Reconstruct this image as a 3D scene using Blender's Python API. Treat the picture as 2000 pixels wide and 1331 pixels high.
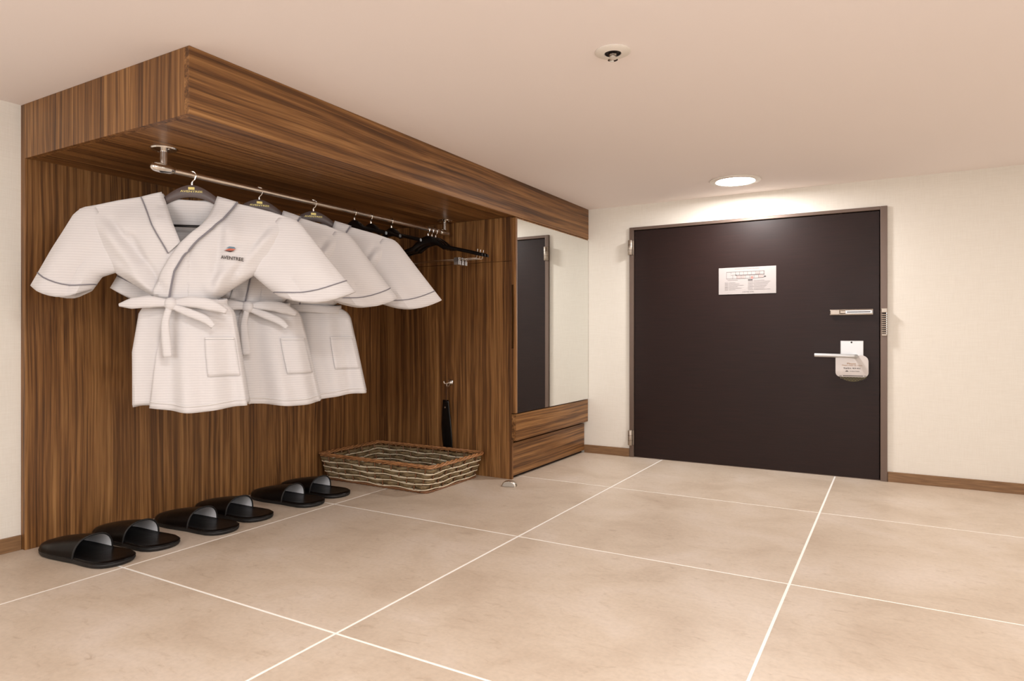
import bpy, bmesh, math, random
from mathutils import Vector, Matrix
random.seed(7)
for o in list(bpy.data.objects): bpy.data.objects.remove(o, do_unlink=True)
SC = bpy.context.scene
COL = SC.collection
pi = math.pi

# ------------------------------------------------------------ camera, world, lights, exposure
# world: X to the right along the door wall, Y forward along the wardrobe, floor at z = 0
cam = bpy.data.cameras.new('camera'); camo = bpy.data.objects.new('camera', cam); COL.objects.link(camo)
camo.location = (0, 0, 1.0)
camo.rotation_euler = (pi/2, 0, 0.5328)
cam.sensor_fit = 'HORIZONTAL'; cam.sensor_width = 36.0
cam.lens = 36.0*1296.75/2000
cam.shift_x = (1000-983.03)/2000
cam.shift_y = -(665.5-656.56)/2000
cam.clip_start = 0.02
SC.camera = camo
SC.view_settings.view_transform = 'Standard'
SC.view_settings.look = 'None'
SC.view_settings.gamma = 1
SC.view_settings.use_curve_mapping = False
SC.view_settings.exposure = 0.18
w = bpy.data.worlds.new('world'); SC.world = w; w.use_nodes = True
w.node_tree.nodes['Background'].inputs[0].default_value = (1, .93, .84, 1)
w.node_tree.nodes['Background'].inputs[1].default_value = 0.3

def area(name, loc, rot, sx, sy, power, col, shape='RECTANGLE'):
    l = bpy.data.lights.new(name, 'AREA'); l.shape = shape; l.size = sx
    if shape in ('RECTANGLE', 'ELLIPSE'): l.size_y = sy
    l.energy = power; l.color = col
    o = bpy.data.objects.new(name, l); o.location = loc; o.rotation_euler = rot; COL.objects.link(o); return o
# added cool fill light, no window modelled, on the wall behind the camera
area('back_fill_light', (-0.9, -2.40, 1.50), (pi/2, 0, 0), 3.0, 1.0, 52, (.92, .96, 1.0))
area('side_fill_light', (1.58, 0.3, 1.45), (pi/2, 0, pi/2), 1.6, 1.0, 24, (.92, .96, 1.0))  # added side fill at the right wall, lifts the wardrobe fascia
# warm recessed lamps over the part of the room nearer the camera (above the top of the frame)
area('near_downlight', (-1.15, 1.05, 2.06), (0, 0, 0), .34, .34, 14, (1.0, .98, .96), 'DISK')
area('near_downlight', (0.55, 1.6, 2.06), (0, 0, 0), .34, .34, 14, (1.0, .98, .96), 'DISK')
area('right_ceiling_fill', (1.05, 3.7, 2.06), (0, 0, 0), .34, .34, 9, (1.0, .98, .96), 'DISK')  # added fill out of view, brightens the right wall and floor

# ------------------------------------------------------------ helpers
def lin(c):
    return tuple((v/255/12.92 if v/255 <= .04045 else ((v/255+.055)/1.055)**2.4) for v in c)+(1,)

class MB:
    def __init__(s): s.v = []; s.f = []
    def box(s, a, b):
        x0, y0, z0 = a; x1, y1, z1 = b; n = len(s.v)
        s.v += [(x0,y0,z0),(x1,y0,z0),(x1,y1,z0),(x0,y1,z0),(x0,y0,z1),(x1,y0,z1),(x1,y1,z1),(x0,y1,z1)]
        s.f += [tuple(n+i for i in q) for q in ((0,3,2,1),(4,5,6,7),(0,1,5,4),(1,2,6,5),(2,3,7,6),(3,0,4,7))]
        return s
    def grid(s, rows, closed_u=False, closed_v=False, cap0=False, cap1=False):
        n = len(s.v); R = len(rows); K = len(rows[0])
        for r in rows: s.v += [tuple(p) for p in r]
        for i in range(R if closed_v else R-1):
            for j in range(K if closed_u else K-1):
                a = n+i*K+j; b = n+i*K+(j+1) % K; c = n+((i+1) % R)*K+(j+1) % K; d = n+((i+1) % R)*K+j
                s.f.append((a, b, c, d))
        if cap0: s.f.append(tuple(n+j for j in range(K))[::-1])
        if cap1: s.f.append(tuple(n+(R-1)*K+j for j in range(K)))
        return s
    def tube(s, path, r, seg=8, closed=False, flat=1.0, up=(0,0,1)):
        P = [Vector(p) for p in path]; N = len(P); rows = []
        rr = r if isinstance(r, (list, tuple)) else [r]*N
        t0 = (P[1]-P[0]).normalized(); u = Vector(up)
        if abs(u.dot(t0)) > .95: u = Vector((1,0,0)) if abs(t0.x) < .9 else Vector((0,1,0))
        u = (u-t0*u.dot(t0)).normalized()
        for i in range(N):
            if closed: t = (P[(i+1) % N]-P[i-1]).normalized()
            else: t = (P[min(i+1, N-1)]-P[max(i-1, 0)]).normalized()
            u = (u-t*u.dot(t)).normalized(); b = t.cross(u)
            rows.append([P[i]+(u*math.sin(a)*flat+b*math.cos(a))*rr[i] for a in [2*pi*k/seg for k in range(seg)]])
        return s.grid(rows, True, closed, not closed, not closed)
    def lathe(s, prof, c=(0,0,0), seg=32, axis='z', cap=True):
        rows = []
        for r, h in prof:
            row = []
            for k in range(seg):
                a = 2*pi*k/seg; x, y = r*math.cos(a), r*math.sin(a)
                p = (x, y, h) if axis == 'z' else ((h, x, y) if axis == 'x' else (x, -h, y))
                row.append((c[0]+p[0], c[1]+p[1], c[2]+p[2]))
            rows.append(row)
        return s.grid(rows, True, False, cap, cap)
    def prism(s, poly, y0, y1):            # polygon in x,z extruded along y
        n = len(s.v); K = len(poly)
        s.v += [(x, y0, z) for x, z in poly]+[(x, y1, z) for x, z in poly]
        s.f.append(tuple(n+i for i in range(K))); s.f.append(tuple(n+K+i for i in range(K))[::-1])
        for i in range(K):
            j = (i+1) % K; s.f.append((n+i, n+K+i, n+K+j, n+j))
        return s

def obj(name, mb, mat, parent=None, local=False, bevel=0, smooth=False, solid=0, sub=0, kind=None, label=None, seg=2):
    off = Vector((0,0,0))
    if parent is not None and not local:
        q = parent
        while q is not None: off += q.location; q = q.parent
    me = bpy.data.meshes.new(name)
    me.from_pydata([tuple(Vector(p)-off) for p in mb.v], [], mb.f); me.update()
    bm = bmesh.new(); bm.from_mesh(me); bmesh.ops.recalc_face_normals(bm, faces=bm.faces); bm.to_mesh(me); bm.free()
    me.materials.append(mat)
    if smooth:
        me.polygons.foreach_set('use_smooth', [True]*len(me.polygons))
        me.set_sharp_from_angle(angle=math.radians(42))
    o = bpy.data.objects.new(name, me); COL.objects.link(o)
    if parent is not None: o.parent = parent
    if solid:
        m = o.modifiers.new('solid', 'SOLIDIFY'); m.thickness = solid; m.offset = 0
    if bevel:
        m = o.modifiers.new('bevel', 'BEVEL'); m.width = bevel; m.segments = seg; m.limit_method = 'ANGLE'
    if sub:
        m = o.modifiers.new('sub', 'SUBSURF'); m.levels = sub; m.render_levels = sub
    if kind: o['kind'] = kind
    if label: o['label'] = label
    return o

def tag(o, label, cat, group=None):
    o['label'] = label; o['category'] = cat
    if group: o['group'] = group
    return o
def thing(name, label, cat, loc=(0,0,0), rz=0, group=None):
    o = bpy.data.objects.new(name, None); COL.objects.link(o); o.empty_display_size = .05
    o.location = loc; o.rotation_euler = (0, 0, rz)
    return tag(o, label, cat, group)
def copy_tree(o, parent=None):
    c = o.copy(); COL.objects.link(c)
    if parent is not None: c.parent = parent
    for ch in list(o.children): copy_tree(ch, c)
    return c
def lerp(a, b, t): return a+(b-a)*t
def pl(pts, t):                            # point on a polyline at t in 0..1, by length
    L = [0]
    for i in range(len(pts)-1): L.append(L[-1]+math.dist(pts[i], pts[i+1]))
    d = t*L[-1]
    for i in range(len(pts)-1):
        if d <= L[i+1] or i == len(pts)-2:
            k = (d-L[i])/max(1e-9, L[i+1]-L[i]); return tuple(lerp(a, b, k) for a, b in zip(pts[i], pts[i+1]))
def xz(pts, z):                            # x on a falling polyline (x, z) at height z
    if z >= pts[0][1]: return pts[0][0]
    for (x0, z0), (x1, z1) in zip(pts, pts[1:]):
        if z >= z1: return lerp(x0, x1, (z0-z)/max(1e-9, z0-z1))
    return pts[-1][0]
def zx(pts, x):
    if x <= pts[0][0]: return pts[0][1]
    for (x0, z0), (x1, z1) in zip(pts, pts[1:]):
        if x <= x1: return lerp(z0, z1, (x-x0)/max(1e-9, x1-x0))
    return pts[-1][1]
def smooth_pts(pts, n=24):                 # Catmull-Rom
    P = [Vector(p) for p in pts]; P = [P[0]*2-P[1]]+P+[P[-1]*2-P[-2]]; out = []
    for i in range(1, len(P)-2):
        for k in range(n):
            t = k/n; a, b, c, d = P[i-1:i+3]
            out.append(.5*((2*b)+(c-a)*t+(2*a-5*b+4*c-d)*t*t+(3*b-a-3*c+d)*t**3))
    out.append(P[-2]); return out
def text_mb(s, width, height, bold=0.0):
    cu = bpy.data.curves.new('t', 'FONT'); cu.body = s; cu.align_x = 'CENTER'; cu.size = 1; cu.offset = bold
    o = bpy.data.objects.new('t', cu); COL.objects.link(o)
    dg = bpy.context.evaluated_depsgraph_get(); me = o.evaluated_get(dg).to_mesh()
    mb = MB(); vs = [v.co.copy() for v in me.vertices]
    if vs:
        x0 = min(v.x for v in vs); x1 = max(v.x for v in vs); y0 = min(v.y for v in vs); y1 = max(v.y for v in vs)
        mb.v = [((v.x-(x0+x1)/2)/(x1-x0)*width, 0, (v.y-(y0+y1)/2)/(y1-y0)*height) for v in vs]
        mb.f = [tuple(p.vertices) for p in me.polygons]
    bpy.data.objects.remove(o, do_unlink=True); bpy.data.curves.remove(cu)
    return mb
def moved(mb, d, fn=None):
    mb.v = [tuple(Vector(p)+Vector(d)) for p in mb.v] if fn is None else [fn(*p) for p in mb.v]
    return mb

# ------------------------------------------------------------ materials
def mat(name, col=(200,200,200), rough=.5, metal=0, spec=.5, coat=0, sheen=0):
    m = bpy.data.materials.new(name); m.use_nodes = True; b = m.node_tree.nodes['Principled BSDF']
    b.inputs['Base Color'].default_value = lin(col); b.inputs['Roughness'].default_value = rough
    b.inputs['Metallic'].default_value = metal; b.inputs['Specular IOR Level'].default_value = spec
    b.inputs['Coat Weight'].default_value = coat; b.inputs['Sheen Weight'].default_value = sheen
    return m
def N(m, t, **kw):
    n = m.node_tree.nodes.new(t)
    for k, v in kw.items():
        if k in n.inputs: n.inputs[k].default_value = v
        else: setattr(n, k, v)
    return n
def L(m, a, b): m.node_tree.links.new(a, b)
def B(m): return m.node_tree.nodes['Principled BSDF']
def ramp(m, stops):
    r = m.node_tree.nodes.new('ShaderNodeValToRGB'); e = r.color_ramp.elements
    while len(e) > len(stops): e.remove(e[-1])
    while len(e) < len(stops): e.new(1)
    for q, (p, c) in zip(e, stops): q.position = p; q.color = c
    return r
def noise(m, vec, scale, detail=3, rough=.55, dist=0):
    n = N(m, 'ShaderNodeTexNoise', Scale=scale, Detail=detail, Roughness=rough, Distortion=dist); L(m, vec, n.inputs['Vector']); return n
def coords(m, scale=(1,1,1), out='Object'):
    t = N(m, 'ShaderNodeTexCoord'); mp = N(m, 'ShaderNodeMapping'); mp.inputs['Scale'].default_value = scale
    L(m, t.outputs[out], mp.inputs['Vector']); return mp.outputs['Vector']
def bump(m, h, strength=.2, dist=.01):
    b = N(m, 'ShaderNodeBump', Strength=strength, Distance=dist); L(m, h, b.inputs['Height']); L(m, b.outputs[0], B(m).inputs['Normal']); return b
def mixc(m, fac, a, b, blend='MIX'):
    x = N(m, 'ShaderNodeMix', data_type='RGBA', blend_type=blend)
    for s, v in ((0, fac), (6, a), (7, b)):
        if hasattr(v, 'is_output'): L(m, v, x.inputs[s])
        else: x.inputs[s].default_value = v
    return x.outputs[2]
def mth(m, op, a, b=0.0):
    x = N(m, 'ShaderNodeMath', operation=op)
    for s, v in ((0, a), (1, b)):
        if hasattr(v, 'is_output'): L(m, v, x.inputs[s])
        else: x.inputs[s].default_value = v
    return x.outputs[0]

def wood(name, grain, k=1.0, warm=1.0, rough=.42):
    m = mat(name, rough=rough, spec=.4)
    s = {'z': (1,1,.012), 'y': (1,.012,1)}[grain]
    lo = {'z': (2.2,2.2,.7), 'y': (2.2,.45,2.2)}[grain]
    base = coords(m)
    wob = noise(m, coords(m, lo), 1.6, 1.5, .5)
    add = N(m, 'ShaderNodeVectorMath', operation='MULTIPLY_ADD')
    L(m, wob.outputs['Color'], add.inputs[0]); add.inputs[1].default_value = (.045,.045,.045); L(m, base, add.inputs[2])
    sc = N(m, 'ShaderNodeVectorMath', operation='MULTIPLY'); L(m, add.outputs[0], sc.inputs[0]); sc.inputs[1].default_value = s
    a = noise(m, sc.outputs[0], 46, 1.5, .5); b = noise(m, sc.outputs[0], 150, 2, .6); c = noise(m, sc.outputs[0], 6, 1, .5)
    v = mth(m, 'ADD', mth(m, 'MULTIPLY', a.outputs['Fac'], .50), mth(m, 'MULTIPLY', b.outputs['Fac'], .34))
    v = mth(m, 'ADD', v, mth(m, 'MULTIPLY', c.outputs['Fac'], .16))
    def cc(r, g, bb): return lin((min(255, r*k*warm), g*k, bb*k))
    r = ramp(m, [(.35, cc(72,44,22)), (.43, cc(100,65,34)), (.49, cc(124,84,46)), (.56, cc(146,103,60)), (.66, cc(170,126,78))])
    L(m, v, r.inputs[0])
    fs = {'z': (260,260,7), 'y': (260,7,260)}[grain]
    fine = noise(m, coords(m, fs), 1, 2, .6)
    fr = ramp(m, [(.3, (.80,.80,.80,1)), (.62, (1.06,1.05,1.04,1))]); L(m, fine.outputs['Fac'], fr.inputs[0])
    L(m, mixc(m, 1.0, r.outputs[0], fr.outputs[0], 'MULTIPLY'), B(m).inputs['Base Color'])
    bump(m, fine.outputs['Fac'], .08, .002)
    return m
W_V = wood('zebrano_vertical', 'z')
W_H = wood('zebrano_lengthwise', 'y')
W_EDGE = wood('wood_edge', 'z', 1.05)
W_SKIRT = mat('brown_skirting', (132,98,66), .5)
_n = noise(W_SKIRT, coords(W_SKIRT, (1,1,20)), 8, 4); _r = ramp(W_SKIRT, [(.3, lin((112,80,52))), (.7, lin((150,114,78)))]); L(W_SKIRT, _n.outputs['Fac'], _r.inputs[0]); L(W_SKIRT, _r.outputs[0], B(W_SKIRT).inputs['Base Color'])

CEIL = mat('ceiling_paint', (250,240,236), .85, spec=.2)
_n = noise(CEIL, coords(CEIL), 3, 3); bump(CEIL, _n.outputs['Fac'], .06, .01)
WALL = mat('woven_wallpaper', (240,231,218), .75, spec=.2)
_a = noise(WALL, coords(WALL, (330,330,10)), 1, 2); _b = noise(WALL, coords(WALL, (12,12,330)), 1, 2)
_s = mth(WALL, 'ADD', _a.outputs['Fac'], _b.outputs['Fac'])
_r = ramp(WALL, [(.75, lin((234,227,216))), (1.25, lin((240,234,224)))]); _s2 = mth(WALL, 'MULTIPLY', _s, 1.0)
_r.color_ramp.elements[0].position = .35; _r.color_ramp.elements[1].position = .62
L(WALL, mth(WALL, 'MULTIPLY', _s, .5), _r.inputs[0]); L(WALL, _r.outputs[0], B(WALL).inputs['Base Color']); bump(WALL, _s, .12, .003)

GROUT = mat('cream_grout', (250,246,240), .8, spec=.2)
TILE = mat('beige_stone_tile', rough=.42, spec=.4)
_t = N(TILE, 'ShaderNodeTexCoord'); _oi = N(TILE, 'ShaderNodeObjectInfo')
_va = N(TILE, 'ShaderNodeVectorMath', operation='ADD'); L(TILE, _t.outputs['Object'], _va.inputs[0])
_vm = N(TILE, 'ShaderNodeVectorMath', operation='SCALE'); _cmb = N(TILE, 'ShaderNodeCombineXYZ')
L(TILE, mth(TILE, 'MULTIPLY', _oi.outputs['Random'], 37.0), _cmb.inputs[0]); L(TILE, mth(TILE, 'MULTIPLY', _oi.outputs['Random'], 11.0), _cmb.inputs[1])
L(TILE, _cmb.outputs[0], _va.inputs[1])
_n1 = noise(TILE, _va.outputs[0], 2.2, 6, .62, .4)
_mp = N(TILE, 'ShaderNodeMapping'); _mp.inputs['Scale'].default_value = (8,19,8); _mp.inputs['Rotation'].default_value = (0,0,.5); L(TILE, _va.outputs[0], _mp.inputs['Vector'])
_n2 = noise(TILE, _mp.outputs[0], 1.6, 8, .68, .8)
_n3 = noise(TILE, _va.outputs[0], 60, 2, .5)
_r1 = ramp(TILE, [(.30, lin((193,173,153))), (.5, lin((207,189,170))), (.70, lin((216,200,185)))]); L(TILE, _n1.outputs['Fac'], _r1.inputs[0])
_r2 = ramp(TILE, [(.27, (.74,.69,.65,1)), (.35, (.90,.875,.855,1)), (.44, (.985,.98,.975,1)), (.62, (1,1,1,1)), (.75, (1.05,1.05,1.05,1))]); L(TILE, _n2.outputs['Fac'], _r2.inputs[0])
_r3 = ramp(TILE, [(.35, (.96,.96,.96,1)), (.6, (1.02,1.02,1.02,1))]); L(TILE, _n3.outputs['Fac'], _r3.inputs[0])
L(TILE, mixc(TILE, 1.0, mixc(TILE, 1.0, _r1.outputs[0], _r2.outputs[0], 'MULTIPLY'), _r3.outputs[0], 'MULTIPLY'), B(TILE).inputs['Base Color'])
bump(TILE, _n2.outputs['Fac'], .05, .004)

DOOR = mat('espresso_door', (44,30,27), .40, spec=.27)
_n = noise(DOOR, coords(DOOR, (2,2,90)), 2, 3); _r = ramp(DOOR, [(.3, lin((28,13,10))), (.7, lin((38,19,15)))]); L(DOOR, _n.outputs['Fac'], _r.inputs[0]); L(DOOR, _r.outputs[0], B(DOOR).inputs['Base Color'])
_n = noise(DOOR, coords(DOOR), 3.5, 5, .7); _r = ramp(DOOR, [(.35, (.41,.41,.41,1)), (.7, (.48,.48,.48,1))]); L(DOOR, _n.outputs['Fac'], _r.inputs[0]); L(DOOR, _r.outputs[0], B(DOOR).inputs['Roughness'])
FRAME = mat('bronze_frame', (110,92,82), .38, metal=.35)
CHROME = mat('chrome', (225,222,218), .12, metal=1)
STEEL = mat('brushed_steel', (205,196,184), .34, metal=1)
RODM = mat('satin_chrome_rod', (238,228,218), .28, metal=1)
HINGE = mat('aged_nickel', (172,160,148), .38, metal=.85)
WHITEMETAL = mat('satin_silver', (206,205,205), .34, metal=.5)
MIRROR = mat('mirror_glass', (238,240,238), .0, metal=1)
BLACK = mat('black_lacquer', (14,11,11), .28, spec=.5)
BROWNH = mat('dark_brown_hanger', (88,74,71), .42)
PLASTIC = mat('black_plastic', (8,8,9), .22)
LEATHER = mat('black_leather', (10,6,5), .36, spec=.2)
_n = noise(LEATHER, coords(LEATHER), 9, 3); bump(LEATHER, _n.outputs['Fac'], .25, .01)
RUBBER = mat('black_sole', (16,14,14), .55)
LINING = mat('pale_grey_lining', (238,236,238), .8)
PIPE = mat('grey_piping', (132,128,134), .7)
GOLD = mat('gold_print', (214,196,120), .4, metal=.4)
PAPER = mat('white_card', (214,206,202), .6)
SHEET = mat('laminated_sheet', (166,158,155), .5)
INK = mat('grey_ink', (66,62,62), .7); INKD = mat('dark_ink', (52,44,44), .7); INKR = mat('red_ink', (206,120,112), .7); INKP = mat('pink_ink', (164,146,141), .7); INKO = mat('tan_ink', (176,138,106), .7)
OLIVE = mat('olive_card', (96,88,56), .6)
WHITEP = mat('white_enamel', (236,228,218), .4)
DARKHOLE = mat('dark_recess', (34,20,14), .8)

FAB = mat('white_waffle_cotton', rough=.9, spec=.15, sheen=.2)
_c = coords(FAB)
_w1 = N(FAB, 'ShaderNodeTexWave', bands_direction='Z', Scale=27.0, Distortion=.5, Detail=1); L(FAB, _c, _w1.inputs['Vector'])
_w2 = N(FAB, 'ShaderNodeTexWave', bands_direction='X', Scale=30.0, Distortion=.3, Detail=1); L(FAB, _c, _w2.inputs['Vector'])
_r = ramp(FAB, [(0, lin((214,209,208))), (.45, lin((219,214,213))), (1, lin((223,218,217)))]); L(FAB, _w1.outputs['Fac'], _r.inputs[0]); L(FAB, _r.outputs[0], B(FAB).inputs['Base Color'])
_h = mth(FAB, 'ADD', _w1.outputs['Fac'], mth(FAB, 'MULTIPLY', _w2.outputs['Fac'], .15)); bump(FAB, _h, .12, .003)
FAB2 = mat('white_cotton_trim', (223,218,216), .9, spec=.15, sheen=.2)

WICK = mat('brown_flat_wicker', rough=.6)
_oi = N(WICK, 'ShaderNodeObjectInfo'); _n = noise(WICK, coords(WICK, (30,30,120)), 1, 3); _r = ramp(WICK, [(.3, lin((92,74,48))), (.55, lin((126,106,74))), (.75, lin((156,134,100)))]); L(WICK, _n.outputs['Fac'], _r.inputs[0]); L(WICK, _r.outputs[0], B(WICK).inputs['Base Color']); bump(WICK, _n.outputs['Fac'], .3, .003)
CREAMC = mat('cream_cord', (246,230,200), .6)
RIM = mat('orange_willow', rough=.45)
_n = noise(RIM, coords(RIM, (12,12,60)), 3, 3); _r = ramp(RIM, [(.3, lin((124,80,48))), (.6, lin((182,130,84)))]); L(RIM, _n.outputs['Fac'], _r.inputs[0]); L(RIM, _r.outputs[0], B(RIM).inputs['Base Color'])
STAKE = mat('brown_stake', (122,82,52), .55)
def emit(name, col, s):
    m = mat(name, (255,255,255)); B(m).inputs['Emission Color'].default_value = col; B(m).inputs['Emission Strength'].default_value = s; return m
GLOW = emit('lit_diffuser', (1, .98, .965, 1), 150)

# ------------------------------------------------------------ room shell
XL, XR, YF, YB, H = -3.53, 1.6, 5.273, -2.5, 2.082
FX, BX, DY = -2.261, -3.492, 4.010          # wardrobe front plane, back panel face, divider face
struct = lambda name, mb, m, **k: obj(name, mb, m, kind='structure', **k)
fl = struct('floor', MB().box((XL, YB, -.10), (XR, YF+.12, -.0012)), GROUT)
xs = [-2.869+1.2512*k for k in range(-1, 5)]; ys = [4.1429-1.2536*k for k in range(-1, 7)][::-1]
g = .0052
xe = [XL]+[x for x in xs if XL < x < XR]+[XR]; ye = [YB]+[y for y in ys if YB < y < YF]+[YF+.12]
cache = {}
for i in range(len(xe)-1):
    for j in range(len(ye)-1):
        a = xe[i]+(g if i else 0); b = xe[i+1]-(g if i < len(xe)-2 else 0); c = ye[j]+(g if j else 0); d = ye[j+1]-(g if j < len(ye)-2 else 0)
        key = (round(b-a, 3), round(d-c, 3))
        if key not in cache:
            q = obj('tile', MB().box((0, 0, -.012), (b-a, d-c, 0)), TILE, fl, local=True, bevel=.0008, seg=1); cache[key] = q
        else:
            q = cache[key].copy(); COL.objects.link(q)
        q.location = (a, c, 0)
struct('ceiling', MB().box((XL-.1, YB-.1, H), (XR+.1, YF+.2, H+.1)), CEIL)
struct('wall_left', MB().box((XL-.1, YB-.1, -.1), (XL, YF+.2, H)), WALL)
struct('wall_right', MB().box((XR, YB-.1, -.1), (XR+.1, YF+.2, H)), WALL)
struct('wall_front', MB().box((XL, YB-.1, -.1), (XR, YB, H)), WALL)
DX0, DX1, DZ = -1.8895, -.0443, 1.894
struct('wall_back', MB().box((XL, YF, -.1), (DX0, YF+.12, H)).box((DX1, YF, -.1), (XR, YF+.12, H)).box((DX0, YF, DZ), (DX1, YF+.12, H)), WALL)
struct('baseboard_left', MB().box((XL, YB, 0), (XL+.014, 1.530, .068)), W_SKIRT, bevel=.002)
struct('baseboard_right', MB().box((DX1+.002, YF-.014, 0), (XR, YF, .068)), W_SKIRT, bevel=.002)
struct('baseboard_back', MB().box((FX-.035, YF-.014, 0), (DX0-.002, YF, .068)), W_SKIRT, bevel=.002)

# ------------------------------------------------------------ door
dr = bpy.data.objects.new('door_1', None); COL.objects.link(dr); dr.location = ((DX0+DX1)/2, YF, 0); dr['kind'] = 'structure'
dr['label'] = 'dark espresso entrance door in a bronze steel frame'
fw = .036
obj('door_frame', MB().box((DX0, YF-.020, 0), (DX0+fw, YF+.11, DZ)).box((DX1-fw-.006, YF-.020, 0), (DX1, YF+.11, DZ)).box((DX0+fw, YF-.020, DZ-.024), (DX1-fw-.006, YF+.11, DZ)), FRAME, dr, bevel=.003)
obj('door_leaf', MB().box((DX0+fw+.003, YF-.004, .006), (DX1-fw-.011, YF+.05, DZ-.028)), DOOR, dr, bevel=.002)
obj('threshold', MB().box((DX0+fw, YF+.002, 0), (DX1-fw, YF+.10, .004)), FRAME, dr)
obj('backing', MB().box((DX0, YF+.111, 0), (DX1, YF+.12, DZ)), DARKHOLE, dr)
for z0, z1 in ((1.665, 1.788), (.100, .225)):
    h = obj('hinge', MB().lathe([(.001,z0),(.018,z0+.001),(.020,z0+.004),(.020,z1-.004),(.018,z1-.001),(.001,z1)], (DX0+.016, YF-.040, 0), 24), HINGE, dr, smooth=True)
    obj('hinge_plate', MB().box((DX0+.001, YF-.026, z0+.004), (DX0+.040, YF-.019, z1-.004)), HINGE, h, bevel=.001)
    for zz in (z0+(z1-z0)*.33, z0+(z1-z0)*.66):
        obj('hinge_joint', MB().lathe([(.0203,zz-.0016),(.0210,zz),(.0203,zz+.0016)], (DX0+.016, YF-.040, 0), 20), FRAME, h, smooth=True)
# lever handle with its square plate
ph = obj('handle_plate', MB().box((-.332, YF-.012, .700), (-.188, YF-.004, .966)), WHITEMETAL, dr, bevel=.003)
obj('plate_screw', MB().lathe([(.0005,0),(.006,.0),(.006,.002),(.0005,.003)], (-.262, YF-.0125, .955), 12, 'y'), INKD, ph, smooth=True)
lp = smooth_pts([(-.235, YF-.010, .858), (-.235, YF-.045, .858), (-.240, YF-.070, .858), (-.262, YF-.082, .859), (-.36, YF-.082, .862), (-.492, YF-.080, .864)], 6)
obj('lever_handle', MB().tube(lp, [.016]*12+[.0135]*(len(lp)-12), 12), WHITEMETAL, ph, smooth=True)
obj('lever_rose', MB().lathe([(.001,0),(.028,0),(.030,.003),(.030,.008),(.001,.008)], (-.235, YF-.0125, .858), 24, 'y'), WHITEMETAL, ph, smooth=True)
# swing-bar door guard
gd = obj('door_guard', MB().box((-.396, YF-.010, 1.148), (-.130, YF-.004, 1.186)), WHITEMETAL, dr, bevel=.002, label='silver swing-bar door guard')
obj('guard_bar', MB().tube([(-.30, YF-.026, 1.157), (-.134, YF-.026, 1.157), (-.134, YF-.026, 1.178), (-.30, YF-.026, 1.178)], .0052, 8), CHROME, gd, smooth=True)
obj('guard_bar', MB().tube([(-.398, YF-.020, 1.152), (-.13, YF-.020, 1.152)], .005, 8).tube([(-.398, YF-.020, 1.183), (-.13, YF-.020, 1.183)], .005, 8), CHROME, gd, smooth=True)
obj('guard_slot', MB().box((-.29, YF-.0335, 1.1645), (-.145, YF-.0325, 1.1705)), INKD, gd)
obj('guard_rail', MB().box((-.30, YF-.032, 1.155), (-.134, YF-.026, 1.180)), WHITEMETAL, gd, bevel=.003)
obj('guard_pivot', MB().box((-.396, YF-.030, 1.150), (-.335, YF-.008, 1.185)).box((-.335, YF-.026, 1.158), (-.295, YF-.010, 1.178)), HINGE, gd, bevel=.004)
# chain-like latch strike on the right jamb
ks = obj('latch_strike', MB().box((-.076, YF-.026, 1.000), (-.046, YF-.020, 1.190)), CHROME, dr, bevel=.002, label='ribbed silver latch strike')
obj('strike_bracket', MB().box((-.080, YF-.046, 1.160), (-.044, YF-.022, 1.190)).box((-.078, YF-.040, 1.000), (-.046, YF-.022, 1.014)), HINGE, ks, bevel=.003)
mbk = MB()
for k in range(10): mbk.tube([(-.078, YF-.034, 1.022+k*.0138), (-.046, YF-.034, 1.022+k*.0138)], .0044, 8)
obj('strike_ridges', mbk, CHROME, ks, smooth=True)
obj('strike_backing', MB().box((-.074, YF-.031, 1.014), (-.050, YF-.024, 1.160)), INKD, ks)

# door hanger card on the lever
dt = thing('door_hanger', 'white rounded door hanger card hanging on the lever handle', 'door hanger', (-.235, YF-.02, .70))
def rrect(x0, z0, x1, z1, r, n=6, rs=None):
    rs = rs or (r,)*4; P = []
    for (cx, cz, a0), rr in zip(((x1, z1, 0), (x0, z1, 90), (x0, z0, 180), (x1, z0, 270)), rs):
        ox = cx-rr if cx == x1 else cx+rr; oz = cz-rr if cz == z1 else cz+rr
        for k in range(n+1):
            a = math.radians(a0+90*k/n); P.append((ox+rr*math.cos(a), oz+rr*math.sin(a)))
    return P
yc = YF-.024
obj('card', MB().prism(rrect(-.362, .712, -.157, .864, .03, 6, (.042,.012,.03,.03)), yc, yc+.002), PAPER, dt)
pat = [(-.340+.172*k/16, .722-.034*math.sin(pi*k/16)**.7-.008) for k in range(17)]
obj('patterned_card', MB().prism([(-.168,.738),(-.340,.738)]+pat, yc+.003, yc+.005), OLIVE, dt, label='olive patterned rear card')
mbk = MB()
for r_ in range(3):
    for k in range(9-r_):
        x = -.332+.019*(k+r_*.5)+.004; z = .7045-.0085*r_
        mbk.box((x, yc+.0015, z), (x+.010, yc+.003, z+.0045))
obj('leaf_print', mbk, INKD, dt)
obj('slot', MB().box((-.315, yc-.001, .718), (-.190, yc, .7225)).box((-.338, yc-.001, .716), (-.322, yc, .7195)).box((-.184, yc-.001, .7185), (-.172, yc, .722)), INKD, dt)
obj('lettering', moved(text_mb('Please', .055, .011, .01), (-.262, yc-.0012, .806)), INKO, dt)
obj('lettering', moved(text_mb('Please make up room', .125, .0105, .01), (-.258, yc-.0012, .7925)), INKO, dt)
obj('lettering', moved(text_mb('객실청소 해주세요', .108, .0105, .015), (-.259, yc-.0012, .773)), INKD, dt)
obj('lettering', moved(text_mb('AVENTREE', .062, .006, .01), (-.243, yc-.0012, .7525)), INK, dt)
obj('emblem', MB().prism([(-.302,.750),(-.282,.750),(-.280,.753),(-.292,.757)], yc-.0012, yc), INKD, dt)

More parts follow.
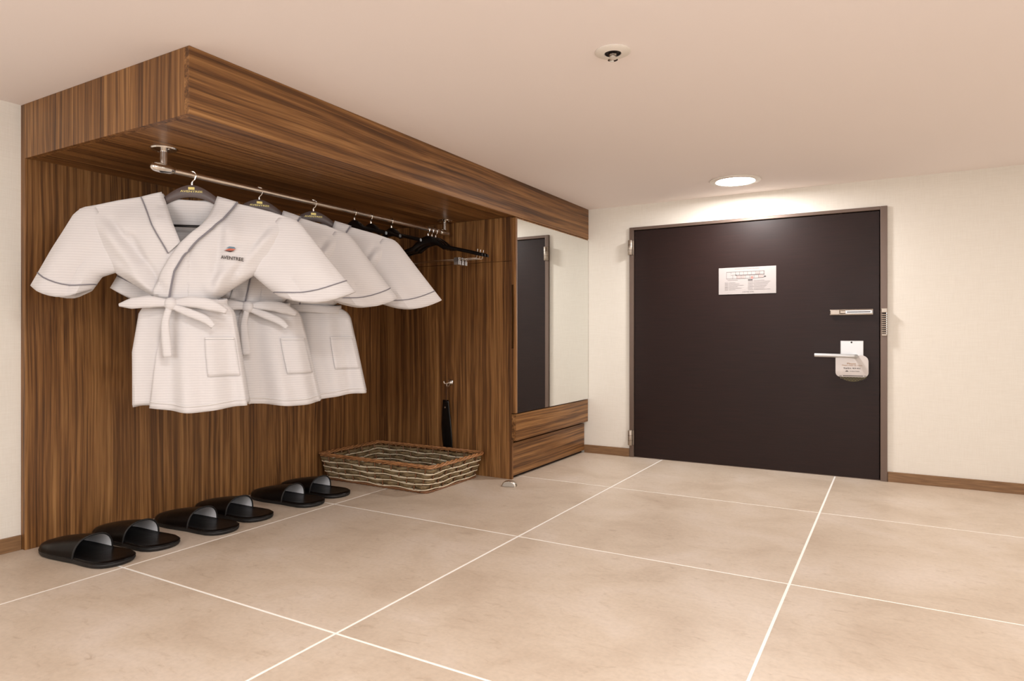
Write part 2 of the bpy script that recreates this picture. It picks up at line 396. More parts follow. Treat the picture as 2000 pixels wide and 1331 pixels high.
# evacuation plan
ev = thing('evacuation_plan', 'white evacuation plan sheet fixed to the upper part of the dark door', 'sign', (-.965, YF-.004, 1.42))
x0, x1, z0, z1 = -1.172, -.757, 1.318, 1.522; ye_ = YF-.0105
obj('sheet', MB().box((x0, ye_+.001, z0), (x1, YF-.004, z1)), SHEET, ev, bevel=.001)
def strips(lst, y=ye_):
    m = MB()
    for a, b, c, d in lst: m.box((x0+a*(x1-x0), y, z1-d*(z1-z0)), (x0+c*(x1-x0), y+.0011, z1-b*(z1-z0)))
    return m
pl_ = [(.14,.16,.80,.168),(.14,.16,.1435,.42),(.14,.415,.80,.423),(.8,.16,.8035,.30),(.22,.28,.80,.287),(.22,.16,.2235,.24),(.30,.30,.80,.306)]
pl_ += [(.30+.07*k, .16, .3035+.07*k, .28) for k in range(8)]+[(.25+.075*k, .30, .2535+.075*k, .42) for k in range(7)]+[(.16,.47,.34,.476)]
obj('plan_drawing', strips(pl_), INK, ev)
for q in [(.32,.31,.39,.41),(.41,.31,.46,.41),(.66,.19,.72,.27),(.70,.30,.78,.40)]: obj('plan_room', strips([q]), INKP, ev)
obj('plan_mark', strips([(.57,.345,.61,.43)]), INKR, ev)
for q in [(.52,.46,.60,.50),(.79,.35,.83,.39),(.30,.27,.32,.295)]: obj('plan_mark', strips([q]), INK, ev)
tl = []
for k in range(6): tl += [(.11,.56+.052*k,.17,.572+.052*k), (.18,.56+.052*k,.30+.012*(k*7 % 5)*3,.568+.052*k)]
for k in range(8): tl += [(.52,.50+.048*k,.60+.01*(k % 3),.509+.048*k), (.62,.50+.048*k,.80+.02*(k*5 % 6),.508+.048*k)]
obj('small_print', strips(tl), mat('pale_ink', (112,105,103), .7), ev)
obj('heading', moved(text_mb('EVACUATION PLAN', .17, .0075), (-.965, ye_+.0005, 1.5105)), INKR, ev)
obj('footer', moved(text_mb('AVENTREE HOTEL', .085, .006), (-.955, ye_+.0005, 1.334)), INK, ev)

# ------------------------------------------------------------ wardrobe
wd = thing('wardrobe', 'open zebrano wood wardrobe niche with a deep ceiling-high box top', 'wardrobe', (-2.88, 2.77, 0))
Y0 = 1.5325; ZB = 1.828
obj('back_panel', MB().box((XL, Y0, 0), (BX, DY+.02, H-.0005)), W_V, wd, bevel=.0015, label='wood panel with vertical stripes')
obj('end_panel', MB().box((BX, Y0, ZB), (FX-.028, Y0+.028, H-.0005)), W_V, wd, bevel=.001)
obj('fascia_panel', MB().box((FX-.028, Y0+.0005, ZB), (FX, YF-.0005, H-.0005)), W_H, wd, bevel=.001, label='long fascia with lengthwise grain')
obj('soffit_panel', MB().box((BX, Y0+.028, ZB+.003), (FX-.027, YF-.001, ZB+.022)), W_H, wd)

cb = thing('mirror_cabinet', 'tall wood cabinet with a mirrored door over two drawers beside the entrance door', 'cabinet', (-2.5, 4.65, 0))
sp = obj('side_panel', MB().box((BX, DY, 0), (-2.300, DY+.030, 1.522)), W_V, cb, bevel=.0008)
obj('side_panel', MB().box((BX, DY, 1.5245), (-2.300, DY+.030, ZB+.002)), W_V, cb, bevel=.0008)
obj('carcass', MB().box((BX, DY+.031, .02), (-2.335, YF-.002, ZB)), W_V, cb)
dd = obj('door', MB().box((-2.283, DY+.0005, .462), (-2.2655, YF-.004, ZB-.003)).box((-2.299, DY+.0005, .462), (-2.283, YF-.004, .913)).box((-2.299, DY+.0005, 1.357), (-2.283, YF-.004, ZB-.003)).box((-2.299, DY+.05, .913), (-2.283, YF-.004, 1.357)), W_EDGE, cb, label='mirrored door')
obj('finger_pull', MB().box((-2.2985, DY+.035, .914), (-2.2835, DY+.049, 1.356)), DARKHOLE, dd, label='dark finger recess')
obj('mirror', MB().box((-2.2655, DY+.018, .462), (-2.2615, YF-.005, ZB-.012)), MIRROR, dd, label='clear mirror glass')
obj('mirror_edge', MB().box((-2.2655, YF-.0048, .462), (-2.2605, YF-.002, ZB-.012)), CHROME, dd)
d1 = obj('drawer', MB().box((-2.298, DY+.001, .270), (-2.262, YF-.012, .455)), W_H, cb, bevel=.0012)
d2 = obj('drawer', MB().box((-2.330, DY+.001, .022), (-2.296, YF-.012, .250)), W_H, cb, bevel=.0012)
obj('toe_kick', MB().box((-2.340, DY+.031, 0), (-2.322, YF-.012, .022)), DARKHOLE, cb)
obj('front_edge', MB().box((-2.331, DY-.0005, 0), (-2.2955, DY+.018, .262)), W_EDGE, cb)

# ------------------------------------------------------------ hanging rail
RX, RZ = -2.79, 1.742
rail = thing('clothes_rail', 'chrome clothes rail fixed under the wardrobe soffit on two posts', 'rail', (RX, 2.84, RZ))
obj('pole', MB().lathe([(.001,1.76),(.0115,1.76),(.0115,3.925),(.001,3.925)], (RX, 0, RZ), 20, 'y') if False else MB().tube([(RX,1.745,RZ),(RX,3.93,RZ)], .0138, 20), RODM, rail, smooth=True)
for yy, s in ((1.77, -1), (3.90, 1)):
    po = obj('post', MB().tube([(RX,yy,RZ),(RX,yy,ZB+.002)], .0165, 18), CHROME, rail, smooth=True)
    obj('flange', MB().lathe([(.002,ZB-.012),(.020,ZB-.012),(.026,ZB-.009),(.052,ZB-.004),(.056,ZB+.002),(.001,ZB+.003)], (RX, yy, 0), 32), CHROME, po, smooth=True)
    obj('elbow', MB().tube([(RX,yy-.060,RZ),(RX,yy-.056,RZ),(RX,yy-.045,RZ),(RX,yy-.02,RZ),(RX,yy+.02,RZ),(RX,yy+.040,RZ),(RX,yy+.050,RZ)], [.006,.014,.020,.023,.022,.019,.012], 20), CHROME, po, smooth=True)
    for dx in (-.036, .036):
        obj('screw', MB().lathe([(.0005,-.003),(.006,-.002),(.006,.001),(.0005,.002)], (RX+dx, yy, ZB-.006), 10), STEEL, po, smooth=True)

# ------------------------------------------------------------ hangers
def hanger_parts(root, material, half=.42, drop=1.0, clips=False, text=True, bar=True):
    # root origin on the rail axis; body hangs below; x across, y through
    n = 40; rows = []
    for i in range(n+1):
        u = -1+2*i/n; a = abs(u); x = u*half
        top = -.047-drop*(.070*(min(a, .30)/.30)**1.7+.075*max(0, (a-.30)/.70)**1.05)
        th = lerp(.056, .024, min(1, a/.42)**1.2)
        if a > .97: th *= .75; top -= .004
        bot = top-th; t = lerp(.012, .009, a)
        yo = .022*u*u*0
        rows.append([(x, yo-t, bot+th*.25), (x, yo-t, top-th*.25), (x, yo-t*.55, top), (x, yo+t*.55, top), (x, yo+t, top-th*.25), (x, yo+t, bot+th*.25), (x, yo+t*.55, bot), (x, yo-t*.55, bot)])
    obj('body', MB().grid(rows, True, False, True, True), material, root, local=True, smooth=True)
    R = .0174; hk = [(0,0,-.060),(0,0,-.030),(.004,0,-.024)]
    hk = [(0,0,-.062), (0,0,-.034), (.010,0,-.022)]+[(R*math.cos(a), 0, R*math.sin(a)) for a in [math.radians(d) for d in range(-30, 215, 20)]]
    obj('hook', MB().tube(smooth_pts(hk, 3), .0032, 8), CHROME, root, local=True, smooth=True)
    obj('ferrule', MB().lathe([(.0045,-.052),(.006,-.052),(.006,-.036),(.0045,-.036)], (0,0,0), 12), CHROME, root, local=True, smooth=True)
    if bar:
        zb = -.236 if not clips else -.222
        b = obj('trouser_bar', MB().tube([(-half*.80,0,-.175),(-half*.80,0,zb),(half*.80,0,zb),(half*.80,0,-.175)] if not clips else [(-half*.92,0,-.165),(-half*.9,0,zb),(half*.9,0,zb),(half*.92,0,-.165)], .006 if not clips else .0018, 8), BLACK if not clips else CHROME, root, local=True, smooth=True)
        if clips:
            for s in (-1, 1):
                c = obj('clip', MB().box((s*half*.55-.022, -.010, zb-.040), (s*half*.55+.022, -.006, zb+.012)).box((s*half*.55-.022, .006, zb-.040), (s*half*.55+.022, .010, zb+.012)), CHROME, root, local=True, bevel=.002)
                obj('clip_spring', MB().tube([(s*half*.55-.026,0,zb-.004),(s*half*.55+.026,0,zb-.004)], .008, 10), CHROME, c, local=True, smooth=True)
    if text:
        fn = lambda x, y, z: (x, -.0135, z)
        obj('lettering', moved(text_mb('AVENTREE', .095, .0085, .012), (0,-.0135,-.0785)), GOLD, root, local=True)
        obj('emblem', MB().box((-.0135,-.0138,-.070), (.0135,-.0118,-.0585)), GOLD, root, local=True)
YAW = .5328
robe_hooks = [(1.907, YAW+.227), (2.282, YAW+.49), (2.648, YAW+.35)]
HL = ['dark brown clothes hanger inside the bathrobe nearest the camera', 'brown clothes hanger inside the middle bathrobe', 'brown clothes hanger inside the bathrobe farthest from the camera']
for (y, rz), lb in zip(robe_hooks, HL):
    hg = thing('clothes_hanger', lb, 'hanger', (RX, y, RZ), rz, 'hangers holding the bathrobes')
    hanger_parts(hg, BROWNH)
bl = ['empty black hanger on the rail right behind the farthest bathrobe', 'empty black hanger on the rail, middle one of three bunched above the farthest bathrobe', 'empty black hanger on the rail, apart and just left of the clip hangers']
first = None
for (y, rz), lb in zip([(2.973, -.05), (3.118, -.12), (3.312, -.10)], bl):
    if first is None:
        first = thing('clothes_hanger', lb, 'hanger', (RX, y, RZ), rz, 'empty black hangers in the middle of the rail'); hanger_parts(first, BLACK, text=False, bar=False, half=.26, drop=.6)
    else:
        c = copy_tree(first); c.location = (RX, y, RZ); c.rotation_euler = (0,0,rz); c['label'] = lb
cl = ['black clip hanger at the right end of the rail, nearest of the three', 'black clip hanger at the right end of the rail, middle of the three', 'black clip hanger at the right end of the rail, last before the post']
first = None
for (y, rz), lb in zip([(3.703, .02), (3.747, .00), (3.792, -.02)], cl):
    if first is None:
        first = thing('clothes_hanger', lb, 'hanger', (RX, y, RZ), rz, 'black clip hangers by the right post'); hanger_parts(first, BLACK, half=.44, text=False, clips=True)
    else:
        c = copy_tree(first); c.location = (RX, y, RZ); c.rotation_euler = (0,0,rz); c['label'] = lb

# ------------------------------------------------------------ bathrobes
torsoL = [(-.464,-.176),(-.362,-.382),(-.314,-.462),(-.149,-.57)]
torsoR = [(.456,-.189),(.347,-.387),(.263,-.462),(.112,-.568)]
topc = [(-.464,-.176),(-.31,-.134),(-.162,-.102),(-.124,-.090),(-.118,-.112),(.108,-.118),(.114,-.098),(.202,-.125),(.347,-.157),(.456,-.189)]
colLin = [(-.124,-.088),(-.031,-.322)]
colLout = [(-.209,-.114),(-.147,-.251),(-.083,-.372)]
colRin = [(.114,-.098),(.083,-.195),(.053,-.243),(-.031,-.326),(-.08,-.398),(-.124,-.481),(-.150,-.572)]
colRout = [(.202,-.121),(.146,-.209),(.046,-.31),(-.015,-.385),(-.052,-.452),(-.076,-.572)]
FOLDS = [(-.40,-.20,-.17,-.53,.030,.020),(-.33,-.22,-.20,-.40,.018,-.014),(-.30,-.43,-.15,-.55,.020,.014),(-.24,-.30,-.10,-.54,.016,-.010),
         (.40,-.22,.10,-.53,.030,.020),(.33,-.24,.20,-.44,.018,-.016),(.27,-.44,.10,-.56,.020,.012),(.225,-.16,.13,-.54,.020,.004)]
def crease(x, z, xa, za, xb, zb, w_):
    dx, dz = xb-xa, zb-za; t = ((x-xa)*dx+(z-za)*dz)/(dx*dx+dz*dz); t = min(1, max(0, t))
    d = math.hypot(x-xa-dx*t, z-za-dz*t); return math.exp(-(d/w_)**2)
def bathrobe(label, y, rz, seed, hw=1.0, lift=0.0, sway=0.0, logo=True, bow=True):
    rnd = random.Random(seed); ph_ = rnd.random()*6
    rb = thing('bathrobe', label, 'bathrobe', (RX, y, RZ), rz, 'white waffle bathrobes on the rail')
    A = dict(local=True, smooth=True)
    # torso height-field: depth grows away from the shoulder line and the sides
    def tdepth(x, z):
        lo = xz(torsoL, z); hi = xz(torsoR, z); u = (x-lo)/max(1e-6, hi-lo); u = min(1, max(0, u))
        e = max(0, 1-(2*u-1)**2)**.5
        k = min(1, max(0, (zx(topc, x)-z)/.16)); k = k*k*(3-2*k)
        low = min(1, max(0, (-.42-z)/.15))
        f = .006*math.sin(38*(x+.45*(z+.3)*(1 if x > 0 else -1))+ph_)*min(1, k)*(1-.3*low)
        f += .010*math.exp(-((x-.155-.10*(z+.36))/.028)**2)*k - .012*math.exp(-((x-.118-.16*(z+.40))/.020)**2)*k
        for (xa, za, xb, zb_, wd_, am) in FOLDS: f += 1.7*am*crease(x, z, xa, za, xb, zb_, wd_)*k
        return (.012+.060*k)*e+f*e
    def front(x, z, off=0): return (x, -tdepth(x, z)-off, z)
    K = 92; Rr = 64
    def tgrid(side):
        rows = []
        for j in range(Rr+1):
            v = j/Rr; row = []
            for i in range(K+1):
                u = i/K; xt = lerp(topc[0][0], topc[-1][0], u); zt = zx(topc, xt); zbm = lerp(-.578, -.575, u)
                z = lerp(zt, zbm, v)
                zs_ = lerp(lerp(-.176, -.189, u), zbm, v)
                x = lerp(xz(torsoL, zs_), xz(torsoR, zs_), u)
                if v < .001: x = xt
                d = tdepth(x, z); row.append((x, -d if side < 0 else d*.85, z))
            rows.append(row)
        return rows
    mb = MB(); rows = tgrid(-1); mb.grid(rows)
    def in_v(x, z):
        if z > -.075 or z < -.322: return False
        return lerp(-.124, -.031, (-.088-z)/.234)-.012 < x < xz(colRin, z)+.010
    mb.f = [f for f in mb.f if not in_v(sum(mb.v[i][0] for i in f)/4, sum(mb.v[i][2] for i in f)/4)]
    mb.grid(tgrid(1))
    body = obj('bodice', mb, FAB, rb, solid=.004, **A)
    # collars: left one first, right one crossing over it
    def band(inner, outer, off, n=30, m=5, z0=0):
        rows = []
        for k in range(n+1):
            a = pl(inner, k/n); b = pl(outer, k/n); row = []
            for q in range(m+1):
                x = lerp(a[0], b[0], q/m); z = lerp(a[1], b[1], q/m); bulge = .004*math.sin(pi*q/m)
                t = max(0, 1-k/n/.12); 
                row.append((x, -tdepth(x, z)-off-bulge+.03*t*t*0, z))
            rows.append(row)
        return MB().grid(rows)
    cL = obj('collar', band(colLin+[(-.031,-.322)], colLout, .007), FAB2 if False else FAB, rb, solid=.005, **A)
    cR = obj('collar', band(colRin, colRout, .014), FAB, rb, solid=.005, **A)
    def pipe(pts, off, r=.0032, n=36):
        return MB().tube([front(*pl(pts, k/n), off=off) for k in range(n+1)], r, 6)
    obj('piping', pipe(colLout, .009, .0032), PIPE, cL, **A)
    obj('piping', pipe(colRout, .018, .0042), PIPE, cR, **A)
    # neck yoke: inside back collar
    nb = MB().grid([[(lerp(-.128,.118,i/10), .020+.012*math.sin(pi*i/10)-.006*j, -.100-.012*math.sin(pi*i/10)-.030*j) for i in range(11)] for j in range(2)])
    obj('back_collar', nb, FAB, rb, solid=.004, **A)
    # sleeves
    def sleeve(outer, inner, bow, s):
        n = 22; seg = 28; rows = []
        for k in range(n+1):
            t = k/n; a = pl(outer, t); b = pl(inner, t); row = []
            T = lerp(.020, .062, min(1, t*1.6))
            for q in range(seg):
                fi = 2*pi*q/seg; c = (1-math.cos(fi))/2
                x = lerp(a[0], b[0], c); z = lerp(a[1], b[1], c)
                z -= bow*math.sin(pi*c)*max(0, (t-.55)/.45)**1.3
                fold = (.015*math.sin(3.1*pi*c+1.6*t+seed)+.009*math.sin(7*pi*c-2*t+seed*2))*min(1, t*1.5)*math.sin(pi*c)**.5
                yy = -math.sin(fi)*T*(1 if math.sin(fi) > 0 else .8)+fold*.7
                row.append((x, yy, z))
            rows.append(row)
        sl = obj('sleeve', MB().grid(rows, True), FAB, rb, solid=.004, **A)
        kk = int(n*.895); pr = []
        for q in range(seg):
            p = rows[kk][q]; c = Vector(p); cen = sum((Vector(r) for r in rows[kk]), Vector())/seg
            d = (c-cen); d.x *= .02; d.z *= .02; pr.append(c+d.normalized()*.0035)
        obj('piping', MB().tube(pr, .0030, 6, closed=True), PIPE, sl, **A)
    sleeve([(-.40,-.158),(-.452,-.170),(-.486,-.200),(-.570,-.355),(-.653,-.520)], [(-.250,-.43),(-.318,-.456),(-.374,-.477),(-.413,-.535)], .045, -1)
    sleeve([(.39,-.172),(.448,-.184),(.480,-.210),(.600,-.362),(.735,-.529)], [(.190,-.43),(.267,-.456),(.324,-.508),(.384,-.556)], .042, 1)
    # skirt
    HZ = -1.060+lift; sm = sway
    def sk(x0, t): return x0
    def skL(t): 
        pts = [(0,-.150),(.05,-.196),(.12,-.222),(.5,-.250),(1,-.247)]; return lerp_tab(pts, t)*hw+sm*t
    def skR(t):
        pts = [(0,.115),(.05,.165),(.12,.186),(.5,.215),(1,.252)]; return lerp_tab(pts, t)*hw+sm*t
    def lerp_tab(pts, t):
        for (a, b), (c, d) in zip(pts, pts[1:]):
            if t <= c: return lerp(b, d, (t-a)/(c-a))
        return pts[-1][1]
    def sdepth(u, t):
        e = max(0, 1-(2*u-1)**2)**.5
        f = .020*(.25+t)*math.sin(10.5*u+ph_+1.2*t)+.009*(.4+t)*math.sin(25*u+2*ph_)
        return (.045+.05*t)*e+f*min(1, e*2)
    def skirt_grid(u0, u1, side, off=0, K=40, Rr=30, z1=None):
        rows = []
        for j in range(Rr+1):
            t = j/Rr; row = []
            for i in range(K+1):
                u = lerp(u0(t) if callable(u0) else u0, u1, i/K); d = sdepth(u, t)
                x = lerp(skL(t), skR(t), u); z = lerp(-.578, (z1 or HZ)+.010*math.sin(7*u+ph_), t)
                row.append((x, -(d+off) if side < 0 else d*.9, z))
            rows.append(row)
        return rows
    mb = MB().grid(skirt_grid(0, 1, -1)); mb.grid(skirt_grid(0, 1, 1, z1=HZ-.012))
    st = obj('skirt', mb, FAB, rb, solid=.004, **A)
    obj('front_overlap', MB().grid(skirt_grid(lambda t: lerp(.33, .17, t), .985, -1, .010, z1=HZ-.014)), FAB, st, solid=.005, **A)
    # hem and pocket
    hem = skirt_grid(lambda t: lerp(.33, .17, t), .985, -1, .0135, Rr=60, z1=HZ-.014)
    obj('hem', MB().grid([hem[56], hem[57]]), FAB2, st, solid=.003, **A)
    def patch(u0, u1, t0, t1, off):
        return MB().grid([[(lerp(skL(t), skR(t), u), -(sdepth(u, t)+off), lerp(-.578, HZ, t)) for u in [lerp(u0, u1, i/10) for i in range(11)]] for t in [lerp(t0, t1, j/10) for j in range(11)]])
    pk = obj('pocket', patch(.70, .965, .36, .72, .017), FAB, st, solid=.004, **A)
    obj('pocket_edge', patch(.70, .965, .355, .372, .0215), FAB2, pk, solid=.003, **A)
    # belt with bow
    def belt_ring(z, r):
        return [(lerp(-.190, .150, (1-math.cos(a))/2), -math.sin(a)*(.078 if math.sin(a) > 0 else .060), z+.006*math.sin(2*a)) for a in [2*pi*q/40 for q in range(40)]]
    rows = []
    for j in range(5):
        w_ = (j-2)/2*.022; rows.append([(p[0], p[1]*(1+.03*(1-(w_/.022)**2)), p[2]+w_) for p in belt_ring(-.592, 0)])
    bt = obj('belt', MB().grid(rows, True), FAB, rb, solid=.006, **A)
    def ribbon(path, wd, th=.006, tw=None):
        rows = []
        P = smooth_pts(path, 8); n = len(P)
        for i, p in enumerate(P):
            w_ = pl([(0, a) for a in wd], i/(n-1))[1] if False else lerp(wd[min(len(wd)-2, int(i/(n-1)*(len(wd)-1)))], wd[min(len(wd)-2, int(i/(n-1)*(len(wd)-1)))+1], i/(n-1)*(len(wd)-1)-min(len(wd)-2, int(i/(n-1)*(len(wd)-1))))
            t = (P[min(i+1, n-1)]-P[max(i-1, 0)]); t.y = 0; t.normalize(); nrm = Vector((-t.z, 0, t.x)) if t.length > 0 else Vector((0,0,1))
            rows.append([p+nrm*w_*q+Vector((0, -.004*(1-q*q), 0)) for q in (-1, -.5, 0, .5, 1)])
        return MB().grid(rows)
    if logo:
        m1 = text_mb('AVENTREE', .098, .016, .02)
        m1.v = [front(x+.186, z-.388-.10*x, .0125) for x, y_, z in m1.v]
        obj('embroidered_lettering', m1, INKD, rb, local=True)
        for cs, poly in (((96,128,150), [(.160,-.344),(.176,-.336),(.196,-.337),(.203,-.344),(.180,-.342)]), ((206,116,92), [(.154,-.353),(.176,-.345),(.202,-.346),(.190,-.353)]), ((74,44,46), [(.150,-.3545),(.196,-.354),(.180,-.360)])):
            mm = MB(); mm.v = [front(x, z, .0120) for x, z in poly]; mm.f = [tuple(range(len(poly)))]
            obj('emblem', mm, mat('thread', cs, .7), rb, local=True, solid=.001)
    if not bow: return rb
    obj('bow_loop', ribbon([(-.07,-.092,-.596),(-.15,-.108,-.592),(-.225,-.100,-.600),(-.278,-.080,-.606)], [.014,.026,.022,.004]), FAB, bt, solid=.008, **A)
    obj('bow_loop', ribbon([(-.06,-.092,-.598),(.02,-.112,-.590),(.10,-.110,-.604),(.165,-.088,-.632)], [.014,.024,.026,.010]), FAB, bt, solid=.008, **A)
    obj('knot', MB().lathe([(.004,-.030),(.022,-.024),(.029,-.008),(.029,.010),(.022,.024),(.004,.030)], (-.066,-.094,-.600), 14), FAB, bt, sub=1, **A)
    obj('belt_tail', ribbon([(-.070,-.102,-.610),(-.085,-.112,-.68),(-.082,-.115,-.75),(-.074,-.118,-.835)], [.012,.016,.019,.019]), FAB, bt, solid=.004, **A)
    obj('belt_tail', ribbon([(-.055,-.104,-.612),(.01,-.118,-.638),(.08,-.122,-.668),(.115,-.122,-.700)], [.012,.018,.018,.012]), FAB, bt, solid=.004, **A)
    return rb
RL = ['white waffle bathrobe nearest the camera, belt tied and emblem on its chest', 'white waffle bathrobe in the middle, half hidden behind the nearest one', 'white waffle bathrobe farthest from the camera, beside the black hangers']
bathrobe(RL[0], *robe_hooks[0], seed=1)
bathrobe(RL[1], *robe_hooks[1], seed=2, hw=1.10, lift=-.012, sway=.035, logo=False)
bathrobe(RL[2], *robe_hooks[2], seed=3, hw=1.08, lift=.0, sway=.02, logo=False, bow=False)

# ------------------------------------------------------------ slippers
def slipper_parts(root):
    Ln, n = .54, 48
    def half(s):                        # s 0 toe .. 1 heel
        prof = [(0,0),(.015,.030),(.05,.055),(.10,.074),(.18,.090),(.30,.097),(.45,.095),(.60,.092),(.75,.097),(.86,.096),(.93,.082),(.97,.058),(.99,.034),(1,0)]
        for (a, b), (c, d) in zip(prof, prof[1:]):
            if s <= c: return lerp(b, d, (s-a)/(c-a))
        return 0
    def outline(k=1.0, g=0):
        P = []
        ss = [(1-math.cos(pi*i/n))/2 for i in range(n+1)]
        for s in ss: P.append((-Ln/2+s*Ln, half(s)*k))
        for s in ss[::-1][1:-1]: P.append((-Ln/2+s*Ln, -half(s)*k))
        return [(x*(1-g), y) for x, y in P]
    def lift(x): return .004+.010*max(0, (-x-.15)/.12)**2
    rows = [[(x*a, y*a, h+lift(x)*0) for x, y in outline()] for a, h in ((.93,0),(.985,.003),(1,.009),(1,.016),(.985,.021))]
    obj('sole', MB().grid(rows, True, False, True, True), RUBBER, root, local=True, smooth=True)
    rows = [[(x*a, y*a*(1 if a > .5 else 1), h) for x, y in outline()] for a, h in ((.985,.021),(.985,.026),(.955,.030),(.90,.0275),(.60,.026),(.2,.026))]
    obj('insole', MB().grid(rows, True, False, False, True), LEATHER, root, local=True, smooth=True)
    def vamp(inset, s1=.60):
        rows = []; m = 26; q = 24
        for i in range(m+1):
            s = (i/m)**1.5*s1+.004; hgt = .012+.078*min(1, s/s1)**.62; row = []
            for j in range(q+1):
                a = pi*j/q; ca = math.cos(a); sa = math.sin(a)
                w_ = half(s)*1.0-inset; 
                # opening edge cut back at the sides, forward at the top
                ss = s+(.05*(1-sa)-.03*sa*0)*(i/m)**3*0-.06*(i/m)**2*math.sin(a)*0
                y_ = w_*(abs(ca)**.80)*(1 if ca > 0 else -1); z_ = .018+(hgt-inset)*sa**.85
                row.append((-Ln/2+ss*Ln+.008*sa*(i/m)**2, y_, z_))
            rows.append(row)
        return rows
    vr = vamp(0)
    v = obj('vamp', MB().grid(vr), LEATHER, root, local=True, smooth=True)
    obj('lining', MB().grid(vamp(.0035)), LINING, v, local=True, smooth=True, label='pale grey inner lining')
    obj('binding', MB().tube(vr[-1], .0042, 8), RUBBER, v, local=True, smooth=True)
    obj('welt', MB().tube([(x*.99, y*.99, .0215) for x, y in outline()], .0032, 6, closed=True), LEATHER, root, local=True, smooth=True)
sl = [((-3.165,1.630), .10, 'black leather slipper nearest the camera, at the left end of the row'),
      ((-3.200,1.875), .06, 'black leather slipper second from the left in the row'),
      ((-3.165,2.180), .08, 'black leather slipper third from the left, start of the middle pair'),
      ((-3.200,2.435), .05, 'black leather slipper fourth from the left, second of the middle pair'),
      ((-3.180,2.800), .05, 'black leather slipper fifth from the left, second nearest the basket'),
      ((-3.205,3.045), .03, 'black leather slipper at the right end of the row beside the basket')]
s0 = None
for (x, y), rz, lb in sl:
    if s0 is None:
        s0 = thing('slipper', lb, 'slipper', (x, y, 0), rz, 'black slippers lined up on the floor'); slipper_parts(s0)
    else:
        c = copy_tree(s0); c.location = (x, y, 0); c.rotation_euler = (0,0,rz); c['label'] = lb

# ------------------------------------------------------------ wicker basket
bk = thing('wicker_basket', 'low rectangular wicker basket with an orange willow rim in the wardrobe corner', 'basket', (-2.990, 3.660, 0), 0)
BH = .172
def ring(t, n=160, grow=0.0):
    hx = lerp(.432, .484, t)+grow; hy = lerp(.288, .308, t)+grow; r = .035; P = []
    per = [(hx-r, -hy), (hx, -hy+r), (hx, hy-r), (hx-r, hy), (-hx+r, hy), (-hx, hy-r), (-hx, -hy+r), (-hx+r, -hy)]
    pts = []
    cs = [((hx-r, -hy+r), -90), ((hx-r, hy-r), 0), ((-hx+r, hy-r), 90), ((-hx+r, -hy+r), 180)]
    for (cx, cy), a0 in cs:
        for k in range(9):
            a = math.radians(a0+90*k/8); pts.append((cx+r*math.cos(a), cy+r*math.sin(a)))
    pts.append(pts[0])
    return [pl(pts, k/n) for k in range(n)]
NS = 44; RN = NS*6
A = dict(local=True, smooth=True)
obj('basket_floor', MB().grid([[(x*k, y*k, .006) for x, y in ring(0, 80)] for k in (1, .7, .35, .02)], True), WICK, bk, solid=.008, **A)
for k in range(NS):
    p0 = ring(0, NS)[k]; p1 = ring(1, NS)[k]
    obj('stake', MB().tube([(p0[0], p0[1], .004), (p1[0], p1[1], BH)], .0048, 6), STAKE, bk, **A)
lv = [.020, .056, .092, .128, .160]
for b in range(4):
    z0, z1 = lv[b]+.004, lv[b+1]-.004
    for half_ in range(1):
        za = z0+.001; zb = z1-.001; rows = []
        for z in (za, (za+zb)/2, zb):
            P = ring(z/BH, RN); row = []
            for k, (x, y) in enumerate(P):
                a = Vector((x, y)); nx = Vector((P[(k+1) % RN][1]-P[k-1][1], -(P[(k+1) % RN][0]-P[k-1][0]))).normalized()
                d = .0092*math.cos(2*pi*k/12+pi*((b+half_) % 2)); a += nx*d
                row.append((a.x, a.y, z))
            rows.append(row)
        obj('flat_weaver', MB().grid(rows, True), WICK, bk, solid=.003, **A)
for i, z in enumerate(lv):
    for s in (-1, 1):
        P = ring(z/BH, RN); path = []
        for k, (x, y) in enumerate(P):
            nx = Vector((P[(k+1) % RN][1]-P[k-1][1], -(P[(k+1) % RN][0]-P[k-1][0]))).normalized()
            path.append((x+nx.x*s*.0095, y+nx.y*s*.0095, z+.003*math.sin(2*pi*k/24+i*1.3)+.002*math.sin(k*.21+i)))
        if i == 4: continue
        obj('cream_cord', MB().tube(path, .0029, 6, closed=True), CREAMC, bk, label='cream woven cord', **A)
for tz, nm in ((BH+.001, 'rim'), (.008, 'base_rim')):
    for q in range(3):
        P = ring(min(1, tz/BH), RN, .003); path = []
        for k, (x, y) in enumerate(P):
            nx = Vector((P[(k+1) % RN][1]-P[k-1][1], -(P[(k+1) % RN][0]-P[k-1][0]))).normalized()
            a = 2*pi*(q/3)+2*pi*k/(RN/20); w_ = .0082*math.cos(a)
            path.append((x+nx.x*w_, y+nx.y*w_, tz+.0075*math.sin(a)*(1 if nm == 'rim' else .6)))
        obj(nm, MB().tube(path, .0064 if nm == 'rim' else .006, 7, closed=True), RIM if nm == 'rim' else STAKE, bk, label='orange-brown twisted willow rim' if nm == 'rim' else None, **A)

